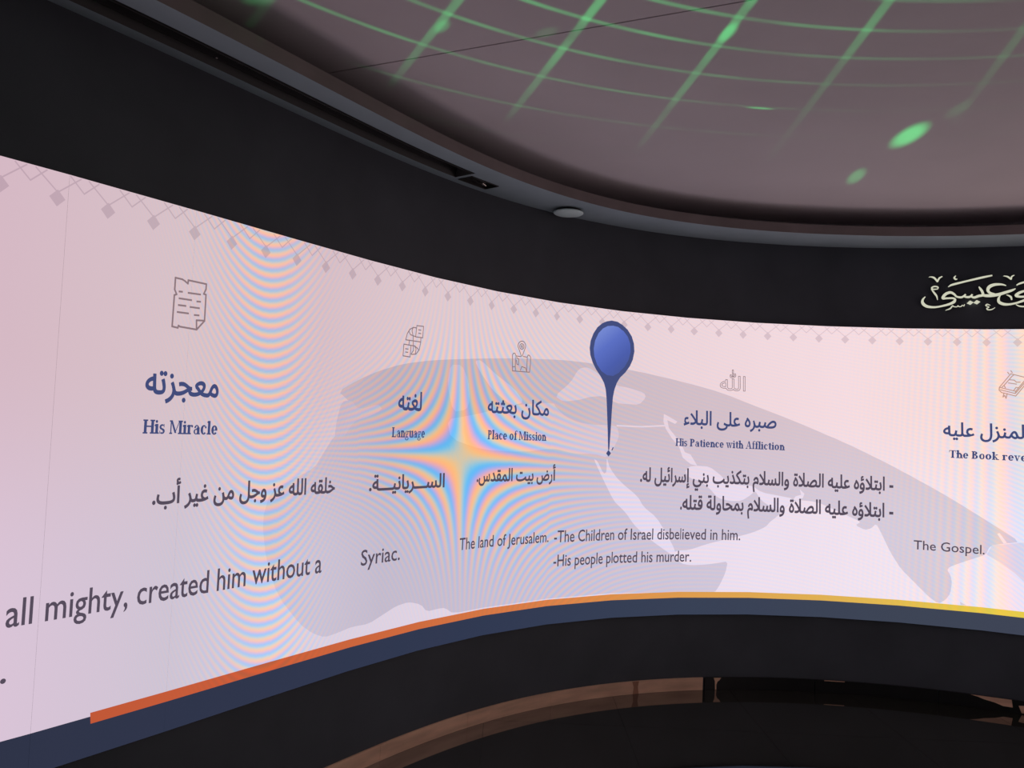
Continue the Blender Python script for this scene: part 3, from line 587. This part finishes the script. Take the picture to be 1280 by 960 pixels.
def glyph_mesh(s, bold=0.0, levels=44):
    """letter outlines filled by the non-zero winding rule in horizontal slices, plus a band of width bold along each outline edge"""
    c = bpy.data.curves.new('writing', 'FONT'); c.body = s; c.size = 1; c.resolution_u = 3; c.fill_mode = 'NONE'
    o = bpy.data.objects.new('writing', c); C.objects.link(o)
    bpy.context.view_layer.update()
    m = o.evaluated_get(bpy.context.evaluated_depsgraph_get()).to_mesh()
    P = [(v.co.x, v.co.y) for v in m.vertices]; near = {}
    for e in m.edges:
        a, b = e.vertices; near.setdefault(a, []).append(b); near.setdefault(b, []).append(a)
    bpy.data.objects.remove(o); bpy.data.curves.remove(c)
    ed, seen = [], set()
    for st in range(len(P)):
        if st in seen or st not in near: continue
        lp = [st]; seen.add(st); cur = st + 1 if st + 1 in near[st] else near[st][0]
        while cur not in seen:
            lp.append(cur); seen.add(cur)
            nx = [q for q in near[cur] if q not in seen]
            if not nx: break
            cur = nx[0]
        ed += list(zip(lp, lp[1:] + lp[:1]))
    V, F = [], []
    ys = [p[1] for p in P]; ylo, yhi = min(ys), max(ys); n_ = levels
    for k in range(n_):
        ya, yb = ylo + (yhi - ylo) * k / n_, ylo + (yhi - ylo) * (k + 1) / n_; ym = (ya + yb) / 2; hit = []
        for a, b in ed:
            (xa, y0_), (xb, y1_) = P[a], P[b]
            if (y0_ > ym) != (y1_ > ym):
                sl = (xb - xa) / (y1_ - y0_); xm = xa + sl * (ym - y0_); sl = max(-4, min(4, sl))
                hit.append((xm, sl, 1 if y1_ > y0_ else -1))
        hit.sort(); wn = 0; start = None
        for xm, sl, d in hit:
            if wn == 0: start = (xm, sl)
            wn += d
            if wn == 0 and xm - start[0] > 1e-5:
                h = (yb - ya) / 2; q = len(V)
                V += [(start[0] - start[1] * h, ya), (xm - sl * h, ya), (xm + sl * h, yb), (start[0] + start[1] * h, yb)]; F.append((q, q + 1, q + 2, q + 3))
    if bold:
        for a, b in ed:
            (x0_, y0_), (x1_, y1_) = P[a], P[b]; dx, dy = x1_ - x0_, y1_ - y0_; L = math.hypot(dx, dy)
            if L < 1e-5: continue
            nx, ny, ex, ey = -dy / L * bold, dx / L * bold, dx / L * bold * .7, dy / L * bold * .7; n = len(V)
            V += [(x0_ - ex + nx, y0_ - ey + ny), (x0_ - ex - nx, y0_ - ey - ny), (x1_ + ex - nx, y1_ + ey - ny), (x1_ + ex + nx, y1_ + ey + ny)]
            F.append((n, n + 1, n + 2, n + 3))
    return V, F, [(P[a], P[b]) for a, b in ed]
def put_text(name, V, F, i0, i1, v0, v1, mat, d=.0018, y_from=None, label=None, gap=.17):
    """one line of writing on the display, one mesh per word"""
    xs = [a for a, b in V]; ys = [b for a, b in V]; xa, xb = min(xs), max(xs)
    ya, yb = y_from if y_from else (min(ys), max(ys))
    F = sorted(F, key=lambda f: min(V[q][0] for q in f)); groups = []; reach = -1e9
    for f in F:
        lo = min(V[q][0] for q in f); hi = max(V[q][0] for q in f)
        if lo > reach + gap: groups.append([])
        groups[-1].append(f); reach = max(reach, hi)
    mp = lambda a, b: (i0 + (a - xa) / (xb - xa) * (i1 - i0), v0 + (b - ya) / (yb - ya) * (v1 - v0))
    par = scr
    if len(groups) > 1:
        par = empty(name, sloc((i0 + i1) / 2, v0, d)); par.parent = scr
        if label: par['label'] = label
    for gp in groups:
        ids = {}; P = []; FF = []
        for f in gp:
            t = []
            for q in f:
                if q not in ids: ids[q] = len(P); P.append(sloc(*mp(*V[q]), d) - (par.location if par is not scr else Vector((0, 0, 0))))
                t.append(ids[q])
            FF.append(tuple(t))
        o = link('word' if par is not scr else name, mesh('word', P, FF), mat, par)
        if par is scr and label: o['label'] = label
def arabic(s, i0, i1, v0, v1, mat, bold, label):
    V, F, _ = glyph_mesh(shape(s), bold); put_text('arabic_line', V, F, i0, i1, v0, v1, mat, label=label)
def latin(s, i0, i1, base, cap, mat, bold, label):
    V, F, _ = glyph_mesh(s, bold)
    put_text('english_line', V, F, i0, i1, base, base + cap, mat, y_from=(0, .727), label=label)
B_H, B_B = .019, .024
arabic('معجزته', 3.05, 4.88, .022, .130, M_HEAD, B_H, 'navy Arabic heading above His Miracle')
arabic('لغته', 11.07, 12.09, .046, .138, M_HEAD, B_H, 'navy Arabic heading above Language')
arabic('مكان بعثته', 15.03, 17.80, .033, .142, M_HEAD, B_H, 'navy Arabic heading above Place of Mission')
arabic('صبره على البلاء', 23.68, 27.44, .022, .138, M_HEAD, B_H, 'navy Arabic heading above His Patience with Affliction')
arabic('الكتاب المنزل عليه', 33.58, 38.3, .022, .134, M_HEAD, B_H, 'navy Arabic heading at the right edge')
arabic('خلقه الله عز وجل من غير أب.', 3.38, 8.76, -.333, -.226, M_BODY, B_B, 'grey Arabic line below His Miracle')
arabic('الســـريانيـــة.', 10.07, 13.24, -.336, -.243, M_BODY, B_B, 'grey Arabic word below Language')
arabic('أرض بيت المقدس.', 14.66, 18.23, -.315, -.203, M_BODY, B_B, 'grey Arabic line below Place of Mission')
arabic('- ابتلاؤه عليه الصلاة والسلام بتكذيب بني إسرائيل له.', 21.9, 31.88, -.344, -.206, M_BODY, B_B, 'upper grey Arabic line under His Patience with Affliction')
arabic('- ابتلاؤه عليه الصلاة والسلام بمحاولة قتله.', 23.65, 31.9, -.502, -.366, M_BODY, B_B, 'lower grey Arabic line under His Patience with Affliction')
latin('all mighty, created him without a', .62, 8.43, -.633, .083, M_BODY, .007, 'large grey English line at the left edge')
V, F, _ = glyph_mesh('.'); put_text('english_line', V, F, .60, .70, -.790, -.775, M_BODY, label='grey full stop at the left edge')
latin('Syriac.', 9.90, 11.46, -.634, .070, M_BODY, .007, 'grey English word Syriac')
latin('The land of Jerusalem.', 14.02, 18.03, -.627, .062, M_BODY, .007, 'grey English line about Jerusalem')
latin('-The Children of Israel disbelieved in him.', 18.28, 26.13, -.631, .068, M_BODY, .007, 'grey English line about disbelief')
latin('-His people plotted his murder.', 18.29, 24.18, -.762, .067, M_BODY, .007, 'grey English line about a plot')
latin('The Gospel.', 32.65, 35.05, -.633, .056, M_BODY, .006, 'grey English words The Gospel')
# outlined word in the fourth column
V, F, ed = glyph_mesh('\uFDF2', .0)
xs = [a for a, b in V]; ys = [b for a, b in V]
mp = lambda a, b: (25.12 + (a - min(xs)) / (max(xs) - min(xs)) * 1.03, .268 + (b - min(ys)) / (max(ys) - min(ys)) * .125)
rb = []
for a, b in ed: rb += ribbon([mp(*a), mp(*b)], .0036)
art('outlined_word_icon', rb, M_ICON, .0018, cut=2)

# serif headings, drawn from stems, bowls and slab serifs (x-height .47, cap height .68)
XH, CH, TH, TN, SF = .48, .68, .168, .07, .07
def rect(x0, y0, x1, y1): return [(x0, y0), (x1, y0), (x1, y1), (x0, y1)]
def stem(x, y0, y1, bot='b', top='l', w_=TH):
    r = [rect(x, y0, x + w_, y1)]
    if 'b' in bot: r.append(rect(x - .06, y0, x + w_ + .06, y0 + SF))
    if top == 'b': r.append(rect(x - .06, y1 - SF, x + w_ + .06, y1))
    if top == 'l': r.append([(x - .07, y1 - .075), (x, y1 - .06 - SF), (x + w_ * .5, y1 - .03), (x + w_, y1 + .0), (x, y1)])
    return r
def ring(cx, cy, rx, ry, a0=0, a1=360, tw=TH, tn=TN, n=14):
    out = []
    for k in range(n):
        q = []
        for a in (a0 + (a1 - a0) * k / n, a0 + (a1 - a0) * (k + 1) / n):
            c, s = math.cos(math.radians(a)), math.sin(math.radians(a))
            q.append(((cx + rx * c, cy + ry * s), (cx + (rx - tw) * c, cy + (ry - tn) * s)))
        out.append([q[0][0], q[1][0], q[1][1], q[0][1]])
    return out
def diag(x0, y0, x1, y1, w_): return [[(x0, y0), (x0 + w_, y0), (x1 + w_, y1), (x1, y1)]]
def arch(x, w2):
    return stem(x, 0, XH) + ring(x + TH * .5 + w2 / 2, XH - .16, w2 / 2 + .03, .165, 0, 150, TH, TN + .02) + stem(x + w2 - .0, 0, XH - .14, top='')
def G(ch):
    R = ring
    return {
    'H': (stem(.07, 0, CH, top='b') + stem(.50, 0, CH, top='b') + [rect(.1, .32, .55, .32 + TN)], .70),
    'M': (stem(.08, 0, CH, top='b', w_=.07) + stem(.64, 0, CH, top='b') + diag(.08, CH, .36, .05, .12) + diag(.64, CH, .36, .05, .05), .86),
    'L': (stem(.07, 0, CH, top='b') + [rect(.1, 0, .5, SF), rect(.45, 0, .5, .2)], .55),
    'P': (stem(.07, 0, CH, top='b') + R(.24, .50, .27, .18, -90, 90) + [rect(.1, .32, .26, .37), rect(.1, CH - SF, .26, CH)], .56),
    'B': (stem(.07, 0, CH, top='b') + R(.24, .52, .24, .16, -90, 90) + R(.25, .19, .28, .19, -90, 90) + [rect(.1, .34, .28, .39), rect(.1, CH - SF, .26, CH), rect(.1, 0, .28, SF)], .60),
    'T': (stem(.24, 0, CH, top='') + [rect(.03, CH - .06, .58, CH), rect(.03, CH - .19, .07, CH), rect(.54, CH - .19, .58, CH)], .61),
    'A': (diag(.30, CH, .49, .02, .14) + diag(.33, CH, .10, .02, .05) + [rect(.18, .2, .5, .25), rect(.02, 0, .23, SF), rect(.41, 0, .70, SF)], .70),
    'i': (stem(.07, 0, XH) + R(.135, .60, .075, .075, tw=.075, tn=.075, n=8), .28),
    'l': (stem(.07, 0, CH + .03), .28),
    'r': (stem(.07, 0, XH) + R(.33, XH - .17, .17, .17, 75, 150, .07, .05, 6) + R(.36, XH - .07, .065, .065, tw=.065, tn=.065, n=8), .44),
    'n': (arch(.07, .27), .53), 'h': (arch(.07, .27) + stem(.07, 0, CH + .03), .53),
    'm': (arch(.07, .27) + arch(.34, .27)[5:], .80),
    'u': (stem(.07, .1, XH, bot='') + stem(.34, 0, XH, bot='') + R(.25, .15, .18, .16, 180, 320, TH, TN) + [rect(.34, 0, .53, SF)], .54),
    'a': (stem(.27, 0, XH - .12, bot='') + R(.24, XH - .15, .155, .155, 0, 160, .11, .05) + R(.20, .14, .165, .145, 0, 360, .10, .045) + [rect(.33, 0, .47, SF), rect(.08, XH - .16, .18, XH - .08)], .48),
    'c': (R(.25, XH / 2, .22, XH / 2 + .01, 55, 320) + R(.38, XH - .11, .06, .06, tw=.06, tn=.06, n=8), .46),
    'e': (R(.26, XH / 2, .22, XH / 2 + .01, 0, 325) + [rect(.1, .21, .47, .26)], .50),
    'o': (R(.27, XH / 2, .24, XH / 2 + .01), .54),
    'd': (R(.23, XH / 2, .20, XH / 2 + .01) + stem(.32, 0, CH + .03, bot='') + [rect(.40, 0, .52, SF)], .54),
    'g': (R(.22, .31, .175, .155, tw=.10, tn=.045) + R(.24, -.08, .21, .12, tw=.09, tn=.05) + [rect(.12, .06, .36, .11), rect(.32, .38, .47, .45)] + diag(.10, .03, .12, .18, .08), .48),
    's': (R(.20, .335, .16, .14, 40, 260, .12, .075) + R(.21, .135, .17, .14, -140, 90, .12, .075) + diag(.05, .30, .25, .15, .14) + [rect(.30, .32, .34, XH), rect(.055, .01, .095, .16)], .41),
    't': (stem(.11, .07, .60, bot='', top='') + [rect(.02, XH - .05, .35, XH)] + R(.26, .12, .15, .13, 180, 320, .12, .05, 6), .36),
    'f': (stem(.10, 0, CH - .14, top='') + [rect(.02, XH - .05, .33, XH)] + R(.29, CH - .14, .19, .18, 40, 180, .12, .05, 8), .34),
    'w': (diag(.04, XH, .19, 0, .11) + diag(.33, XH, .20, 0, .05) + diag(.30, XH, .44, 0, .11) + diag(.60, XH, .46, 0, .05) + [rect(0, XH - SF, .22, XH), rect(.25, XH - SF, .46, XH), rect(.53, XH - SF, .71, XH)], .71),
    'v': (diag(.04, XH, .20, 0, .12) + diag(.38, XH, .22, 0, .05) + [rect(0, XH - SF, .22, XH), rect(.31, XH - SF, .49, XH)], .49),
    'k': (stem(.07, 0, CH + .03) + diag(.20, .22, .36, XH, .05) + diag(.22, .26, .38, 0, .13) + [rect(.30, XH - SF, .48, XH), rect(.34, 0, .58, SF)], .57),
    ' ': ([], .24)}[ch]
def serif(s, i0, i1, base, cap, label):
    V, F = [], []; x = 0
    for ch in s:
        q, wd = G(ch)
        for poly_ in q:
            area = sum(a[0] * b[1] - b[0] * a[1] for a, b in zip(poly_, poly_[1:] + poly_[:1]))
            n = len(V); V += [(x + a, b) for a, b in poly_]; F.append(tuple(range(n, n + len(poly_))) if area > 0 else tuple(range(n, n + len(poly_)))[::-1])
        x += wd
    put_text('serif_heading', V, F, i0, i1, base, base + cap, M_HEAD, y_from=(0, CH), label=label, gap=.16)
serif('His Miracle', 3.06, 4.91, -.079, .046, 'navy serif heading His Miracle')
serif('Language', 10.87, 12.29, -.077, .045, 'navy serif heading Language')
serif('Place of Mission', 15.09, 17.73, -.077, .047, 'navy serif heading Place of Mission')
serif('His Patience with Affliction', 23.36, 27.79, -.080, .046, 'navy serif heading His Patience with Affliction')
serif('The Book revealed to him', 33.80, 38.3, -.079, .045, 'navy serif heading cut by the right edge')

# ---------------------------------------------------------------- calligraphy sign on the fascia
sg = empty('calligraphy_sign', wall_pt(34.5, .85), label='pale gold raised Arabic calligraphy fixed to the black fascia at the upper right', category='sign')
def stroke_solid(pts, d0=.002, d1=.022):
    # resample with Catmull-Rom, variable width band, solid
    P = [pts[0]] + pts + [pts[-1]]; S = []
    for a, b, c, e in zip(P, P[1:], P[2:], P[3:]):
        for k in range(5):
            t = k / 5; S.append([.5 * (2 * b[j] + (c[j] - a[j]) * t + (2 * a[j] - 5 * b[j] + 4 * c[j] - e[j]) * t * t + (3 * b[j] - a[j] - 3 * c[j] + e[j]) * t ** 3) for j in range(3)])
    S.append(list(pts[-1])); V, F = [], []
    for k, (i, v, wd) in enumerate(S):
        a, b = S[max(k - 1, 0)], S[min(k + 1, len(S) - 1)]
        dx, dy = (b[0] - a[0]) * DS, b[1] - a[1]; L = math.hypot(dx, dy) or 1
        nx, ny = -dy / L * wd * .58, dx / L * wd * .58
        for sx_, dd in ((1, d1), (-1, d1), (-1, d0), (1, d0)): V.append(wall_pt(i + sx_ * nx / DS, v + sx_ * ny, dd) - sg.location)
    for k in range(len(S) - 1):
        o = 4 * k
        for a in range(4): b = (a + 1) % 4; F.append((o + a, o + 4 + a, o + 4 + b, o + b))
    F += [(0, 1, 2, 3), tuple(4 * (len(S) - 1) + q for q in (3, 2, 1, 0))]
    return V, F
for l in D['calligraphy']:
    if len(l) < 2: continue
    V, F = stroke_solid(l); me = mesh('letter_stroke', V, F)
    link('letter_stroke', me, [M_SIGN, M_SIGN_SIDE], sg)
    for p in me.polygons: p.material_index = 0 if p.index % 4 == 0 else 1
for q in D['sign_dots']:
    o = wall_poly(q, .002, .022, M_SIGN, 'letter_dot', sg)

# ---------------------------------------------------------------- ceiling fittings
def disc(name, c, r0, prof, mat, parent, nx, n=40):
    V, F = [], []
    for r, z in prof:
        for k in range(n): a = 2 * math.pi * k / n; V.append(Vector((r * math.cos(a), r * math.sin(a), z)))
    for q in range(len(prof) - 1):
        for k in range(n): F.append((q * n + k, q * n + (k + 1) % n, (q + 1) * n + (k + 1) % n, (q + 1) * n + k))
    F.append(tuple(range(n))[::-1]); F.append(tuple((len(prof) - 1) * n + k for k in range(n)))
    return link(name, mesh(name, V, F, False), mat, parent)
sc = wall_pt(17.82, V_SOF, .108 * K)
sp = empty('ceiling_speaker', sc, label='round pale disc fixed under the grey soffit right of the small recessed box', category='speaker')
disc('mounting_ring', sc, 0, [(.070, 0), (.078, -.004), (.078, -.012), (.070, -.016)], M_SLOT, sp, 0)
disc('cover', sc, 0, [(.086, -.0145), (.091, -.017), (.091, -.021), (.084, -.026), (.05, -.029)], M_WHITE, sp, 0)
# recessed spotlight box
bc = wall_pt(13.6, V_SOF, .098 * K); ps = curve(13.6)[2]
rs = empty('recessed_spotlight', bc + Vector((0, 0, .0)), label='small dark recessed box with tilted lamp head, at the end of the soffit slot', category='spotlight'); rs.rotation_euler[2] = ps
def boxm(name, s, mat, parent, loc, rot=(0, 0, 0), **pr):
    x, y, z = (q / 2 for q in s); V = [(a * x, b * y, c * z) for c in (-1, 1) for a, b in ((-1, -1), (1, -1), (1, 1), (-1, 1))]
    bm = bmesh.new(); vv = [bm.verts.new(v) for v in V]
    for f in ((3, 2, 1, 0), (4, 5, 6, 7), (0, 1, 5, 4), (1, 2, 6, 5), (2, 3, 7, 6), (3, 0, 4, 7)): bm.faces.new([vv[q] for q in f])
    bmesh.ops.bevel(bm, geom=bm.edges[:], offset=min(s) * .12, segments=1, affect='EDGES')
    me = bpy.data.meshes.new(name); bm.to_mesh(me); bm.free()
    o = link(name, me, mat, parent, **pr); o.location = loc; o.rotation_euler = rot; return o
L_, W_ = 1.25 * DS * K, .093 * K
for a, b, c, d_ in ((L_, .006, 0, W_ / 2 - .003), (L_, .006, 0, -W_ / 2 + .003), (.006, W_, L_ / 2 - .003, 0), (.006, W_, -L_ / 2 + .003, 0)):
    boxm('frame_side', (a, b, .02), M_SLOT, rs, (c, d_, .006))
yk = boxm('yoke', (.05, .05, .03), M_SLOT, rs, (.01, .0, .062))
hd = boxm('lamp_head', (.075, .05, .04), M_SLOT, rs, (.01, .0, .03), (.35, .25, 0))
boxm('lamp_face', (.030, .028, .006), M_METAL, hd, (.028, -.012, -.023), label='small bright lamp face')
# air slot blades
ad = empty('linear_air_diffuser', wall_pt(5, V_SOF, .12 * K), label='long narrow dark air slot set in the soffit, left of the recessed box', category='air vent')
def rail(i0, i1, dd, w_, v0, v1, name, mat):
    V, F = [], []; n = 40
    for k in range(n + 1):
        i = i0 + (i1 - i0) * k / n
        for d_, v in ((dd, v0), (dd + w_, v0), (dd + w_, v1), (dd, v1)): V.append(wall_pt(i, v, d_) - ad.location)
    for k in range(n):
        o = 4 * k
        for a in range(4): b = (a + 1) % 4; F.append((o + a, o + b, o + 4 + b, o + 4 + a))
    F += [(3, 2, 1, 0), tuple(4 * n + q for q in range(4))]
    return link(name, mesh(name, V, F), mat, ad)
rail(I0, 12.78, .170 * K, .010, V_SOF - .002, V_SOF + .03, 'blade', M_SLOT)
rail(I0, 12.78, .062 * K, .006, V_SOF + .03, V_SOF + .06, 'blade', M_SLOT)
for i_ in (3.9,):
    boxm('screw', (.006, .006, .004), M_METAL, ad, wall_pt(i_, V_SOF + .02, .09 * K) - ad.location)
